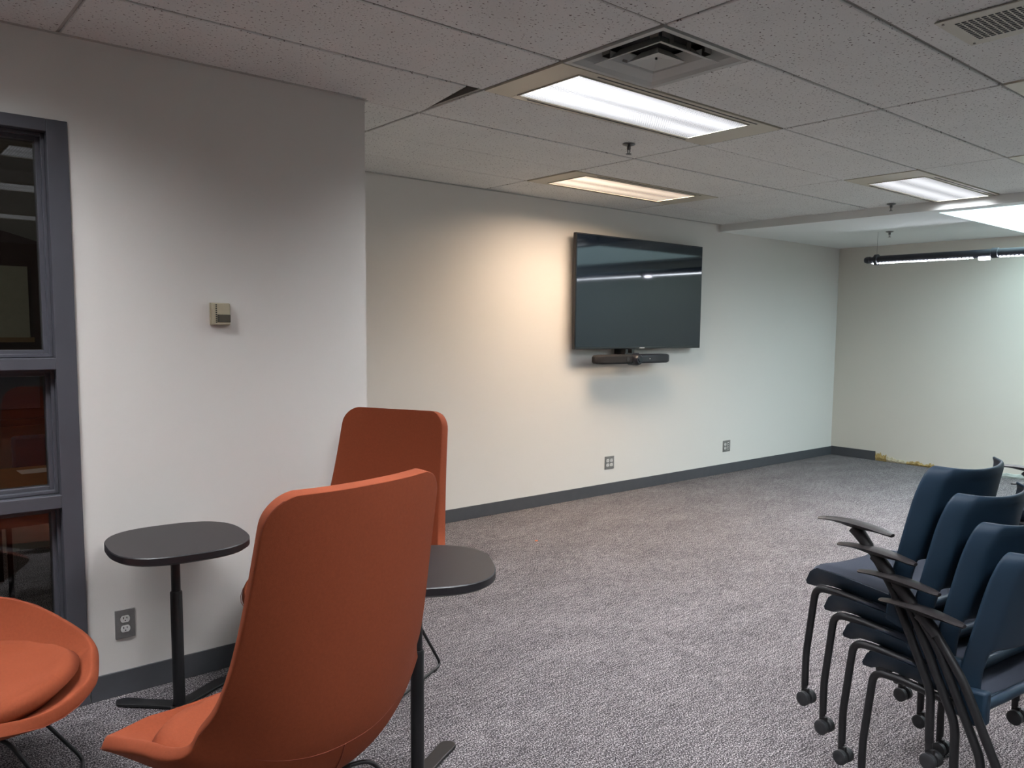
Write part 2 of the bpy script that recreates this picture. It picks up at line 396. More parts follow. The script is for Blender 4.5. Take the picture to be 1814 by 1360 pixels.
# outer face frame
win.box((WX1-.068, FY, 0), (WX1, YL+.13, WZ1)).box((WX0, FY, 0), (WX0+.068, YL+.13, WZ1))
win.box((WX0+.068, FY, WZ1-.044), (WX1-.068, YL+.13, WZ1)).box((WX0+.068, FY, 0), (WX1-.068, YL+.13, .10))
wo = win.build('window_1', 'frame', bevel=.002); struct(wo, 'tall dark grey metal framed window with stacked panes')
GY = YL+.075
RZ = [(.826, .772+.0), (1.331, 1.283)]
for (zt, zl) in RZ:
    MB().box((WX0+.068, FY, zl), (WX1-.068, YL+.125, zt-.006)).build('window_rail', 'frame', wo, bevel=.002)
panes = [(.10, .772), (.822, 1.283), (1.327, WZ1-.044)]
xi0, xi1 = WX0+.068, WX1-.068
for z0, z1 in panes:
    # stepped stops around each pane
    bb = MB()
    for (t, ya, yb) in ((.012, YL+.030, YL+.115), (.026, YL+.052, YL+.100)):
        bb.box((xi1-t, ya, z0), (xi1, yb, z1)).box((xi0, ya, z0), (xi0+t, yb, z1)).box((xi0+t, ya, z1-t), (xi1-t, yb, z1)).box((xi0+t, ya, z0), (xi1-t, yb, z0+t))
    bb.build('glazing_stop', 'frame', wo, bevel=.0015)
    MB().box((xi0+.02, GY, z0+.02), (xi1-.02, GY+.006, z1-.02)).build('window_pane', 'glass', wo)

# dark office behind the window
struct(MB().box((XB, 5.95, 0), (XC-.14, 6.05, H+.1)).build('wall_office', 'backroom'), 'dim office wall seen through the window')
struct(MB().box((XB-.12, YL+.14, 0), (XB, 6.05, H+.1)).build('wall_office_side', 'backroom'), 'dim office side wall')
struct(MB().box((XC-.14, YT+.14, 0), (XC-.02, 6.05, H+.1)).build('wall_office_end', 'backroom'), 'dim office end wall')
struct(MB().box((XB, YL+.14, H), (XC-.14, 6.0, H+.05)).build('ceiling_office', 'backroom'), 'dim office ceiling')
dk = thing('desk', 'brown wooden desk seen through the middle window pane', 'desk', (.1, 4.08, 0))
MB().box((-1.1, -.42, .73), (1.0, .42, .76)).build('desktop', 'desk', dk, bevel=.003)
for sx in (-1.05, .95):
    for sy in (-.38, .34): MB().box((sx-.02, sy-.02, 0), (sx+.02, sy+.02, .73)).build('leg', 'black_rod', dk)
MB().box((-1.05, -.36, .64), (.95, -.33, .73)).build('apron', 'redwood', dk)
for k, (x, y, wd, dp, rz) in enumerate([(.71, 4.34, .24, .12, .04), (.74, 4.20, .10, .05, -.1)]):
    o = MB().box((-wd/2, -dp/2, 0), (wd/2, dp/2, .002)).build('paper_sheet', 'paper', loc=(x, y, .7602)); o.rotation_euler.z = rz
    tag(o, ['larger white sheet lying on the brown desk behind the glass', 'small paper slip beside the sheet on the brown desk'][k], 'paper')
oc = thing('office_chair', 'dark cloth chair standing behind the brown desk in the next room', 'chair', (.78, 4.92, 0))
MB().box((-.14, -.02, .50), (.22, .02, .86)).build('backrest', 'navy_cloth', oc, bevel=.015)
MB().box((-.2, -.02, .42), (.24, .40, .47)).build('seat', 'navy_cloth', oc, bevel=.015)
for sx in (-.17, .21):
    for sy in (0, .37): MB().box((sx-.012, sy-.012, 0), (sx+.012, sy+.012, .42)).build('leg', 'black_rod', oc)
# red wood cabinet with arched top and pale board
hb = thing('wall_cabinet', 'dark red wooden arched cabinet on the office wall with a pale board', 'cabinet', (.2, 5.93, 0))
arch = [(-.9, .86)]+[(.86, .86)]+[(.86, 1.86)]
for k in range(9):
    t = k/8; arch.append((.80-t*1.65, 1.88+.20*math.sin(PI*(.08+.84*t))))
arch.append((-.9, 1.86))
V = [(x, 0, z) for x, z in arch]+[(x, -.12, z) for x, z in arch]; n = len(arch)
mesh('frame', V, [list(range(n)), list(range(n, 2*n))[::-1]]+[(i, (i+1) % n, n+(i+1) % n, n+i) for i in range(n)], 'redwood', hb)
MB().box((-.8, -.135, 1.36), (.68, -.12, 1.79)).build('board', 'board', hb)
MB().box((-.8, -.15, 1.33), (.70, -.12, 1.36)).build('ledge', 'desk', hb)
MB().box((-.8, -.135, .92), (.72, -.12, 1.12)).build('lower_panel', 'navy_cloth', hb, bevel=.004)
MB().box((-.9, -.16, .82), (.86, 0, .86)).build('shelf', 'redwood', hb)

# ------------------------------------------------------------------ ceiling lights
def fixture(i, j, lens='lens', label='', group=None, w=TX, lx=None):
    cx, cy = X0+i*TX+TX/2, Y0+j*TY+TY/2
    x0, x1 = -TX/2+.006, TX/2-.006
    if i == 2: x1 = XS-cx-.004
    t = thing('ceiling_light', label, 'ceiling light', (cx, cy, H), 0, group)
    lx0, lx1 = lx or (x0+.14, x1-.20); ly = .195
    yy = TY/2-.006
    hb_ = MB().box((x0, -yy, -.003), (lx0, yy, .012)).box((lx1, -yy, -.003), (x1, yy, .012)).box((lx0, ly, -.003), (lx1, yy, .012)).box((lx0, -yy, -.003), (lx1, -ly, .012))
    hb_.build('housing', 'fixture', t, bevel=.001, seg=1)
    MB().box((x0+.02, -yy+.02, .012), (x1-.02, yy-.02, .09)).build('ballast_box', 'slot', t)
    f = .008
    fr = MB().box((lx0, -ly, -.007), (lx0+f, ly, .002)).box((lx1-f, -ly, -.007), (lx1, ly, .002)).box((lx0+f, ly-f, -.007), (lx1-f, ly, .002)).box((lx0+f, -ly, -.007), (lx1-f, -ly+f, .002))
    fr.build('lens_frame', 'vent', t)
    MB().box((lx0+f, -ly+f, -.004), (lx1-f, ly-f, .006)).build('lens', lens, t)
    # dark air slots along both long edges
    for s in (-1, 1):
        MB().box((lx0+.08, s*(ly+.028)-.004, -.0042), (lx1+.02, s*(ly+.028)+.004, -.0028)).build('air_slot', 'slot', t)
    return t
fixture(0, 2, 'lens', 'large bright white fluorescent ceiling light beside the square air diffuser')
fixture(1, 5, 'lens_warm', 'dimmer warm pinkish ceiling light near the television wall')
fixture(2, 2, 'lens', 'white ceiling light next to the ceiling step at the far right', lx=(-.53, .56))
fixture(1, -1, 'lens', 'ceiling light whose housing corner just enters the right edge of the photo')
fixture(2, 0, 'lens', 'ceiling light just past the right edge, level with the far light', lx=(-.53, .56))
for k in LIGHTS:
    if LIGHTS[k] == 'r': fixture(k[0], k[1], 'lens', {-1: 'ceiling light outside the picture, mirrored highest and largest in the upper window pane', -4: 'ceiling light outside the picture, mirrored as the middle strip in the upper window pane', -8: 'ceiling light outside the picture, mirrored lowest and thinnest in the upper window pane'}[k[1]], 'ceiling lights mirrored in the window')
    if LIGHTS[k] == 'b': fixture(k[0], k[1], 'lens', 'ceiling light outside the left edge above the dark window')

# ------------------------------------------------------------------ air diffuser
cx, cy = X0+TX/6, Y0+1.5*TY
t = thing('air_diffuser', 'square louvred metal air diffuser set in the ceiling tiles', 'air vent', (cx, cy, H))
def sqring(b, a0, z0, a1, z1, th=0):
    V = [(-a0,-a0,z0),(a0,-a0,z0),(a0,a0,z0),(-a0,a0,z0),(-a1,-a1,z1),(a1,-a1,z1),(a1,a1,z1),(-a1,a1,z1)]
    b.add(V, [(0,1,5,4),(1,2,6,5),(2,3,7,6),(3,0,4,7)])
b = MB(); sqring(b, .250, -.004, .228, -.004); sqring(b, .228, -.004, .205, .012); sqring(b, .205, .012, .165, .06); sqring(b, .250, -.004, .250, .012)
b.build('outer_frame', 'diffuser', t)
MB().box((-.245, -.245, .085), (.245, .245, .09)).build('duct_cover', 'plenum', t)
b = MB(); sqring(b, .165, .060, .165, .085); b.build('neck', 'slot', t)
b = MB(); sqring(b, .168, -.010, .125, .006); sqring(b, .125, .006, .095, .04); sqring(b, .168, -.010, .168, -.008); sqring(b, .168, -.008, .127, .009); sqring(b, .127, .009, .097, .043)
b.build('louvre_ring', 'diffuser', t)
b = MB(); b.add([(-.078,-.078,-.006),(.078,-.078,-.006),(.078,.078,-.006),(-.078,.078,-.006),(0,0,.012)], [(0,1,4),(1,2,4),(2,3,4),(3,0,4)])
sqring(b, .078, -.006, .04, .03)
b.build('centre_cone', 'diffuser', t)
MB().lathe([(.0045, .004), (.0045, .014)]).build('screw', 'hole', t)
for s in (-1, 1):
    for q in (-1, 1):
        MB().box((s*.05-.012, q*.115-.002, .01), (s*.05+.012, q*.115+.002, .05)).build('bracket', 'tbar', t)
        MB().box((s*.12-.02, q*.150-.002, .02), (s*.12+.02, q*.150+.002, .06)).build('bracket', 'tbar', t)
        MB().box((q*.150-.002, s*.12-.02, .02), (q*.150+.002, s*.12+.02, .06)).build('bracket', 'tbar', t)

# ------------------------------------------------------------------ perforated return vent (top right)
t = thing('return_vent', 'cream perforated metal vent plate at the top right corner', 'air vent', (2.795, 1.245, H))
LV, WV = .30, .62          # x size, y size (towards -y)
b = MB().box((-.002, -WV, -.006), (LV, 0, -.002)); b.build('plate', 'vent', t)
b = MB()
nx, ny = 12, 26
for p in range(nx):
    for q in range(ny):
        x = .045+p*.0175; y = -.045-q*.0205
        b.box((x, y-.0145, -.0068), (x+.0105, y, -.0060))
o = b.build('perforations', 'hole', t); o['kind'] = 'stuff'
for x, y in ((.022, -.018), (LV-.022, -.018)):
    MB().lathe([(.005, -.009), (.004, -.006)], (x, y, 0), n=10).build('screw', 'tbar', t)

# ------------------------------------------------------------------ sprinklers
def sprinkler(x, y, z, label):
    t = thing('sprinkler_head', label, 'sprinkler', (x, y, z))
    MB().lathe([(.0, .0), (.036, 0), (.034, -.004), (.022, -.009), (.014, -.011), (0, -.011)]).build('escutcheon', 'chrome', t, True)
    MB().lathe([(.011, -.008), (.011, -.028), (.008, -.030)]).build('stem', 'chrome', t, True)
    b = MB()
    for s in (-1, 1): b.tube([(s*.009, 0, -.028), (s*.011, 0, -.038), (s*.004, 0, -.052)], .0022, 6)
    b.build('yoke', 'chrome', t, True)
    MB().lathe([(0, -.051), (.015, -.052), (.015, -.0545), (0, -.055)]).build('deflector', 'chrome', t, True)
sprinkler(3.363, 3.138, H-.0015, 'sprinkler head on the tile between the large white light and the warm light')
sprinkler(6.43, 3.13, H-.0015, 'sprinkler head just before the ceiling step, left of the far light')
sprinkler(7.642, 3.722, HL, 'sprinkler head on the lower painted ceiling above the black pipe lamp')

# ------------------------------------------------------------------ black pipe lamp with led strips
PX, PZ, PY1, PY0 = 7.6, 2.142, 3.93, -2.4
t = thing('pipe_lamp', 'long black pipe lamp with led strips hanging under the skylight', 'lamp', (PX, 0, PZ))
MB().tube([(0, PY0, 0), (0, PY1-.10, 0)], .036, 20).build('pipe', 'pipe', t, True)
MB().lathe([(.0, PY1), (.026, PY1), (.033, PY1-.02), (.033, PY1-.05), (.028, PY1-.055), (.028, PY1-.09), (.036, PY1-.10)], ax='y').build('end_cap', 'pipe', t, True, 30)
for y in (3.815, .9, -1.8):
    MB().lathe([(.036, y-.02), (.052, y-.014), (.052, y+.014), (.036, y+.02)], ax='y').build('clamp', 'pipe', t, True, 30)
    zt = HL-PZ if y > SY1 else HS-.03-PZ
    MB().tube([(0, y, .04), (0, y, zt)], .001, 6).build('hanging_wire', 'pipe', t)
for y0, y1 in ((2.93, 3.86), (1.0, 2.72), (-2.3, .8)):
    MB().box((-.022, y0, -.0385), (.004, y1, -.033)).build('led_strip', 'strip', t)
MB().box((-.022, 2.80, -.056), (.014, 2.89, -.028)).build('bright_led', 'bulb', t, bevel=.006)
MB().lathe([(.036, 2.73), (.044, 2.735), (.044, 2.785), (.036, 2.79)], ax='y').build('joint_collar', 'pipe', t, True, 30)

# ------------------------------------------------------------------ television
TXc, TZc, TW, TH = 5.349, 1.753, 1.634, .945
t = thing('television', 'large black flat television mounted on the long wall', 'television', (TXc, YT-.10, TZc-TH/2))
MB().box((-TW/2, 0, 0), (TW/2, .035, TH)).build('casing', 'tvbody', t, bevel=.004)
MB().box((-TW/2+.011, -.0015, .019), (TW/2-.011, .001, TH-.011)).build('screen', 'screen', t)
MB().box((-.45, .035, .12), (.45, .062, .62)).build('rear_housing', 'black_plastic', t, bevel=.01)
MB().box((-.032, -.0022, .004), (.032, -.0002, .013)).build('logo', 'logo', t)
MB().box((-.30, .062, .20), (.30, .097, .56)).build('wall_bracket', 'black_rod', t)
# video bar
t = thing('video_bar', 'black video conference bar with central camera under the television', 'camera', (5.197, YT-.17, 1.155))
bw = .472
b = MB()
pl = []
# left half: squared front face; right half: rounded nose
V = []
prof = lambda s, fy: [(fy+.012, 0), (fy, .012), (fy, .066), (fy+.012, .080), (.075, .080), (.085, .066), (.085, .014), (.075, 0)]
sta = [(-bw, .030, .6), (-bw+.02, .008, .86), (-bw+.07, -.014, 1), (-.05, -.014, 1)]
def bar(sta, m, name):
    V = []; F = []
    for (x, fy, k) in sta:
        for (y, z) in prof(0, fy): V.append((x, .035+(y-.035)*k, .04+(z-.04)*k))
    n = 8
    for i in range(len(sta)-1):
        for k in range(n): F.append((i*n+k, i*n+(k+1) % n, (i+1)*n+(k+1) % n, (i+1)*n+k))
    F += [list(range(n)), [(len(sta)-1)*n+k for k in range(n)]]
    o = mesh(name, V, F, m, t, True, 35); bv = o.modifiers.new('bevel', 'BEVEL'); bv.width = .004; bv.segments = 2; bv.limit_method = 'ANGLE'
    return o
bar(sta, 'bar', 'left_speaker')
bar([(.05, -.022, 1), (bw-.07, -.014, 1), (bw-.02, .004, .88), (bw, .026, .6)], 'bar2', 'right_speaker')
MB().lathe([(.0, -.05), (.036, -.05), (.044, -.042), (.052, -.02), (.052, .07), (0, .07)], (0, 0, .036), 'y', 24).build('camera_housing', 'bar2', t, True, 35)
MB().lathe([(0, -.056), (.020, -.056), (.026, -.049)], (0, 0, .036), 'y', 20).build('camera_lens', 'screen', t, True)
MB().lathe([(.012, -.018), (.018, -.018), (.018, -.012), (.012, -.012)], (-.115, 0, .04), 'y', 16).build('sensor_ring', 'black_plastic', t, True)
MB().lathe([(0, -.022), (.005, -.0215), (.006, -.018)], (.16, 0, .04), 'y', 12).build('indicator', 'logo', t, True)
MB().box((-.10, .03, .078), (-.07, .165, .124)).box((-.02, .03, .078), (.01, .165, .124)).box((-.12, .02, .078), (.06, .07, .09)).build('hanging_bracket', 'black_rod', t)

# ------------------------------------------------------------------ thermostat, outlets
t = thing('wall_sensor', 'small beige thermostat box on the wall between window and corner', 'thermostat', (1.178, YL, 1.452))
MB().box((-.036, -.030, 0), (.034, 0, .086)).build('case', 'beige', t, bevel=.002)
MB().box((-.040, -.008, -.002), (.038, 0, .088)).build('backplate', 'beige', t, bevel=.001)
MB().box((-.018, -.0325, .010), (.034, -.029, .041)).build('cover', 'dark_panel', t, bevel=.001)
for k in range(10): MB().box((-.0255, -.0305, .008+k*.0077), (-.0195, -.029, .012+k*.0077)).build('vent_slot', 'hole', t)
for k in range(4): MB().box((-.0155, -.0332, .013+k*.0068), (-.0125, -.0322, .017+k*.0068)).build('vent_slot', 'hole', t)

def duplex(t, x, z0=.0575):
    for s in (-1, 1):
        z = z0+s*.0195
        pts = [(x+.0172*math.cos(a)*1.0, z+max(-.0135, min(.0135, .0172*math.sin(a)))) for a in [2*PI*k/20 for k in range(20)]]
        V = [(px, -.0065, pz) for px, pz in pts]+[(px, -.003, pz) for px, pz in pts]; n = 20
        o = mesh('receptacle', V, [list(range(n)), list(range(n, 2*n))]+[(i, (i+1) % n, n+(i+1) % n, n+i) for i in range(n)], 'ivory', t)
        MB().box((x-.0075, -.0072, z+.000), (x-.005, -.0060, z+.008)).box((x+.005, -.0072, z+.001), (x+.0072, -.0060, z+.0075)).box((x-.002, -.0072, z-.0085), (x+.002, -.0060, z-.0045)).build('socket_holes', 'hole', o)
    MB().lathe([(.0028, -.0068), (.0028, -.004)], (x, 0, z0), 'y', 10).build('screw', 'steel', t)
t = thing('outlet_plate', 'steel duplex power outlet on the wall behind the left side table', 'outlet', (.784, YL, .2265))
MB().box((-.036, -.005, 0), (.036, 0, .115)).build('plate', 'steel', t, bevel=.002); duplex(t, 0)
t = thing('outlet_plate', 'double-gang steel outlet under the television', 'outlet', (5.067, YT, .2225))
MB().box((-.058, -.005, 0), (.058, 0, .115)).build('plate', 'steel', t, bevel=.002); duplex(t, -.023); duplex(t, .023)
t = thing('outlet_plate', 'steel outlet with data jacks right of the television near the far corner', 'outlet', (6.772, YT, .2205))
MB().box((-.060, -.005, 0), (.060, 0, .115)).build('plate', 'steel', t, bevel=.002); duplex(t, -.024)
jk = MB().box((.012, -.0065, .022), (.036, -.003, .094)).build('jack_module', 'ivory', t)
for k in range(3): MB().box((.017, -.0075, .029+k*.022), (.031, -.0062, .041+k*.022)).build('jack', 'hole', jk)

# ------------------------------------------------------------------ lounge chairs
def interp(tt, T, A):
    # smooth (Catmull-Rom like) interpolation through control rows
    T = np.array(T); A = np.array(A, float); out = []
    for t in tt:
        i = int(np.clip(np.searchsorted(T, t)-1, 0, len(T)-2)); h = T[i+1]-T[i]; s = (t-T[i])/h
        def slope(k):
            if k == 0: return (A[1]-A[0])/(T[1]-T[0])
            if k == len(T)-1: return (A[-1]-A[-2])/(T[-1]-T[-2])
            return (A[k+1]-A[k-1])/(T[k+1]-T[k-1])
        m0, m1 = slope(i)*h, slope(i+1)*h
        out.append((2*s**3-3*s**2+1)*A[i]+(s**3-2*s**2+s)*m0+(-2*s**3+3*s**2)*A[i+1]+(s**3-s**2)*m1)
    return np.array(out)
def pchip(tt, T, A):
    T = np.array(T, float); A = np.array(A, float); h = np.diff(T)[:, None]; d = np.diff(A, axis=0)/h; m = np.zeros_like(A)
    m[0], m[-1] = d[0], d[-1]
    for i in range(1, len(T)-1):
        same = d[i-1]*d[i] > 0
        w1, w2 = 2*h[i]+h[i-1], h[i]+2*h[i-1]
        m[i] = np.where(same, (w1+w2)/(w1/np.where(same, d[i-1], 1)+w2/np.where(same, d[i], 1)), 0)
    out = []
    for t in tt:
        i = int(np.clip(np.searchsorted(T, t)-1, 0, len(T)-2)); H_ = T[i+1]-T[i]; s = (t-T[i])/H_
        out.append((2*s**3-3*s**2+1)*A[i]+(s**3-2*s**2+s)*m[i]*H_+(-2*s**3+3*s**2)*A[i+1]+(s**3-s**2)*m[i+1]*H_)
    return np.array(out)
# centre line of the shell from the front lip to the top: x, z, half width, edge curl, curl direction (degrees from up towards the front)
HIGH = [(.330, .380, .345, .020, 0), (.29, .345, .362, .060, 0), (.20, .305, .376, .132, 0), (.08, .287, .380, .186, 0), (-.05, .287, .376, .212, 2),
        (-.14, .312, .358, .198, 10), (-.199, .367, .337, .168, 25), (-.234, .456, .324, .138, 45), (-.258, .576, .302, .090, 68), (-.277, .70, .284, .066, 78),
        (-.297, .84, .270, .051, 82), (-.318, .98, .260, .041, 82), (-.335, 1.092, .253, .034, 82)]
LOW = [(.330, .378, .36, .014, 0), (.29, .343, .378, .045, 0), (.19, .307, .400, .090, 0), (.071, .287, .412, .115, 0), (-.05, .287, .408, .130, 3),
       (-.14, .312, .398, .126, 15), (-.20, .365, .384, .112, 30), (-.244, .427, .372, .096, 45), (-.28, .497, .364, .080, 60), (-.305, .570, .358, .068, 70)]
RND = {'high': (.16, .075), 'low': (.22, .355)}
class Shell:
    def __init__(s, kind):
        rows = np.array(HIGH if kind == 'high' else LOW, float)
        c = np.r_[0, np.cumsum(np.hypot(np.diff(rows[:, 0]), np.diff(rows[:, 1])))]
        s.T = c; s.rows = rows; s.L = c[-1]; s.rf, s.rt = RND[kind]; s.ex = 2.0 if kind == 'high' else 2.25
    def row(s, d, us, off=0.):
        e = .004; P = pchip([max(0, d-e), d, min(s.L, d+e)], s.T, s.rows)
        x, z, w0, k, th = P[1]; tx, tz = P[2][:2]-P[0][:2]; l = math.hypot(tx, tz); nx, nz = tz/l, -tx/l; cx_, cz_ = math.sin(math.radians(th)), math.cos(math.radians(th))
        w = w0
        if d < s.rf: w = w0-s.rf*(1-math.sqrt(max(0, 1-(1-d/s.rf)**2)))
        b = s.L-d
        if b < s.rt: w = w0-s.rt*(1-max(0, 1-(1-b/s.rt)**s.ex)**(1/s.ex))
        ys = np.sin(us*PI/2*.86)/math.sin(PI/2*.86)*w
        kk = k*np.abs(ys/w0)**2.3; sl = 2.3*k/w0*np.abs(ys/w0)**1.3*np.sign(ys); q = off/np.sqrt(1+sl**2)
        return np.stack([x+cx_*kk+nx*q, ys-sl*q, z+cz_*kk+nz*q], -1)
    def ds(s, n):
        a = [s.rf*(1-math.cos(PI/2*q/7)) for q in range(7)]; b = [s.L-s.rt*(1-math.cos(PI/2*q/8)) for q in range(8)][::-1]
        return np.array(a+list(np.linspace(s.rf, s.L-s.rt, n)) + b)
    def grid(s, us, n=26, off=0.):
        return np.stack([s.row(d, us, off) for d in s.ds(n)])
def grid_faces(nt, nu): return [(i*nu+j, i*nu+j+1, (i+1)*nu+j+1, (i+1)*nu+j) for i in range(nt-1) for j in range(nu-1)]
def lounge(kind, label, x, y, phi):
    t = thing('lounge_chair', label, 'lounge chair', (x, y, 0), phi, 'orange lounge chairs')
    sh = Shell(kind); us = np.linspace(-1, 1, 27); us = np.sign(us)*np.abs(us)**.88
    G = sh.grid(us); nt, nu = G.shape[:2]
    o = mesh('shell', G.reshape(-1, 3), grid_faces(nt, nu), 'orange', t, True, 180)
    sm = o.modifiers.new('solid', 'SOLIDIFY'); sm.thickness = .036; sm.offset = 0; sm.use_even_offset = False
    ss = o.modifiers.new('sub', 'SUBSURF'); ss.levels = 1; ss.render_levels = 2
    def pipe(pts, r): MB().tube([tuple(p) for p in pts], r, 6).build('seam', 'orange_seam', o, True)
    e1 = np.array([-.96]), np.array([.96])
    dd = sh.ds(26)[2:]; side = lambda u: [sh.row(d, np.array([u]), -.0162)[0] for d in dd if d < sh.L-.012]
    top = list(sh.row(sh.L-.012, np.linspace(-.93, .93, 15), -.0162))
    pipe(side(-.955)+top+side(.955)[::-1], .0013)
    if kind == 'high':
        dz = lambda z: float(np.interp(z, sh.rows[4:, 1], sh.T[4:]))
        uu = np.linspace(-.93, .93, 31)
        pipe(sh.row(dz(.43), uu, -.0165), .0014)
        pipe(sh.row(dz(.855), uu, .0165), .0014)
        pipe([sh.row(d, np.array([0.]), -.0168)[0] for d in np.linspace(dz(.43), dz(.43)-.2, 12)], .0022)
        for u in (-.78, .78): pipe([sh.row(d, np.array([u]), -.0166)[0] for d in np.linspace(dz(.43), dz(.43)-.42, 16)], .0013)
    # seat cushion: plump lens lying in the bowl
    N = 40; R = 9; V = []; F = []
    def plan(a, r):
        ca, sa = math.cos(a), math.sin(a); p = 2.5
        q = (abs(ca)**p+abs(sa)**p)**(-1/p); return .050+(.265 if kind == 'high' else .278)*r*q*ca, (.295 if kind == 'high' else .366)*r*q*sa
    def bowl(x_, y_):
        zc = float(np.interp(x_, [-.22, -.14, -.05, .1, .22, .31], [.40, .325, .300, .300, .318, .345]))
        return zc+.125*(abs(y_)/.392)**2.3
    V.append((.05, 0, .421)); 
    for k in range(1, R+1):
        r = (k/R)**.8
        for a in range(N):
            x_, y_ = plan(2*PI*a/N, r); th = (.088 if kind == 'high' else .100)*(1-r**6)**.5
            V.append((x_, y_, bowl(x_, y_)*r**2+(1-r**2)*.305+.016+th*(1-.12*r)))
    nT = len(V)
    V.append((.05, 0, .312))
    for k in range(1, R):
        r = (k/R)**.8
        for a in range(N):
            x_, y_ = plan(2*PI*a/N, r*.985); V.append((x_, y_, bowl(x_, y_)*r**2+(1-r**2)*.298+.014))
    for a in range(N): F.append((0, 1+a, 1+(a+1) % N)); F.append((nT, nT+1+(a+1) % N, nT+1+a))
    for k in range(R-1):
        for a in range(N):
            F.append((1+k*N+a, 1+(k+1)*N+a, 1+(k+1)*N+(a+1) % N, 1+k*N+(a+1) % N))
    for k in range(R-2):
        for a in range(N):
            F.append((nT+1+k*N+a, nT+1+k*N+(a+1) % N, nT+1+(k+1)*N+(a+1) % N, nT+1+(k+1)*N+a))
    for a in range(N):
        F.append((nT+1+(R-2)*N+a, nT+1+(R-2)*N+(a+1) % N, 1+(R-1)*N+(a+1) % N, 1+(R-1)*N+a))
    mesh('seat_cushion', V, F, 'orange', t, True, 180)
    # wire sled base
    for s in (-1, 1):
        xr, xf_, yr = (-.262, .225, .250) if kind == 'high' else (-.18, .21, .35)
        pth = fillet([(-.09, s*.10, .262), (-.135, s*.185, .268), (xr, s*yr, .0075), (xf_, s*yr, .0075), (.15, s*.185, .272), (.10, s*.10, .262)], [.04, .035, .035, .04])
        MB().tube(pth, .0065, 10).build('leg', 'black_rod', t, True)
        for xx in (xr+.06, xf_-.05): MB().box((xx-.012, s*yr-.008, 0), (xx+.012, s*yr+.008, .012)).build('glide', 'black_plastic', t)
    MB().box((-.12, -.12, .254), (.12, .12, .272)).build('seat_plate', 'black_rod', t, bevel=.003)
    return t
lounge('high', 'high-back orange lounge chair in the foreground seen from behind', .844, 1.982, 1.773)
lounge('high', 'high-back orange lounge chair farther back facing the camera beside the wall corner', 1.537, 2.893, 3.623)
lounge('low', 'low-back orange tub chair by the window at the left edge', .155, 2.825, -1.824)

# ------------------------------------------------------------------ side tables
def side_table(label, x, y, z, rz, top, legs, collar, pole_off=(0, 0)):
    t = thing('side_table', label, 'side table', (x, y, 0), rz, 'black side tables')
    a, b_, N = top; n = 72
    def ring(k, z_):
        out = []
        for i in range(n):
            an = 2*PI*i/n; ca, sa = math.cos(an), math.sin(an); q = (abs(ca)**N+abs(sa)**N)**(-1/N)
            out.append(((a*q-k)*ca if 1 else 0, (b_*q-k)*sa, z_))
        return out
    V = ring(.012, z-.032)+ring(0, z-.024)+ring(0, z-.003)+ring(.003, z)
    F = [list(range(n))[::-1], list(range(3*n, 4*n))]+[(k*n+i, k*n+(i+1) % n, (k+1)*n+(i+1) % n, (k+1)*n+i) for k in range(3) for i in range(n)]
    mesh('tabletop', V, F, None, t, True, 40, mats=['table_edge', 'table_top'], fmat=[0, 1]+[0]*(3*n))
    c, s = math.cos(-rz), math.sin(-rz); px, py = pole_off; px, py = c*px-s*py, s*px+c*py
    MB().lathe([(.0, .012), (.0215, .012), (.0215, collar), (.0185, collar+.004), (0, collar+.004)], (px, py, 0), n=24).build('outer_pole', 'black_rod', t, True)
    MB().lathe([(.0165, collar-.02), (.0165, z-.045), (0, z-.045)], (px, py, 0), n=24).build('inner_pole', 'black_rod', t, True)
    MB().box((px-.11, py-.06, z-.046), (px+.11, py+.06, z-.032)).build('top_plate', 'black_rod', t, bevel=.004)
    for an, ln in legs:
        an = an-rz; dx, dy = math.cos(an), math.sin(an); V = []
        poly = [(.0, -.030), (ln*.5, -.027), (ln-.03, -.030)]+[(ln-.03+.030*math.sin(q), -.030*math.cos(q)) for q in [PI*k/8 for k in range(1, 8)]]+[(ln-.03, .030), (ln*.5, .027), (0, .030)]
        poly = [(px+dx*u-dy*v, py+dy*u+dx*v) for u, v in poly]
        MB().prism(poly, .002, .014).build('base_foot', 'black_rod', t, bevel=.003)
    return t
side_table('black side table standing beside the wall and the outlet', .905, 3.065, .665, 1.50, (.246, .237, 2.7),
           [(math.atan2(.17, -.17), .25), (math.atan2(.12, .22), .25), (math.atan2(-.30, -.10), .30)], .45, (0, .045))
side_table('black side table half hidden behind the foreground lounge chair', 1.365, 2.122, .70, 1.06, (.233, .225, 2.7),
           [(math.atan2(.11, .20), .24), (math.atan2(.2, -.2), .26), (math.atan2(-.30, .02), .28)], .43, (-.03, -.01))

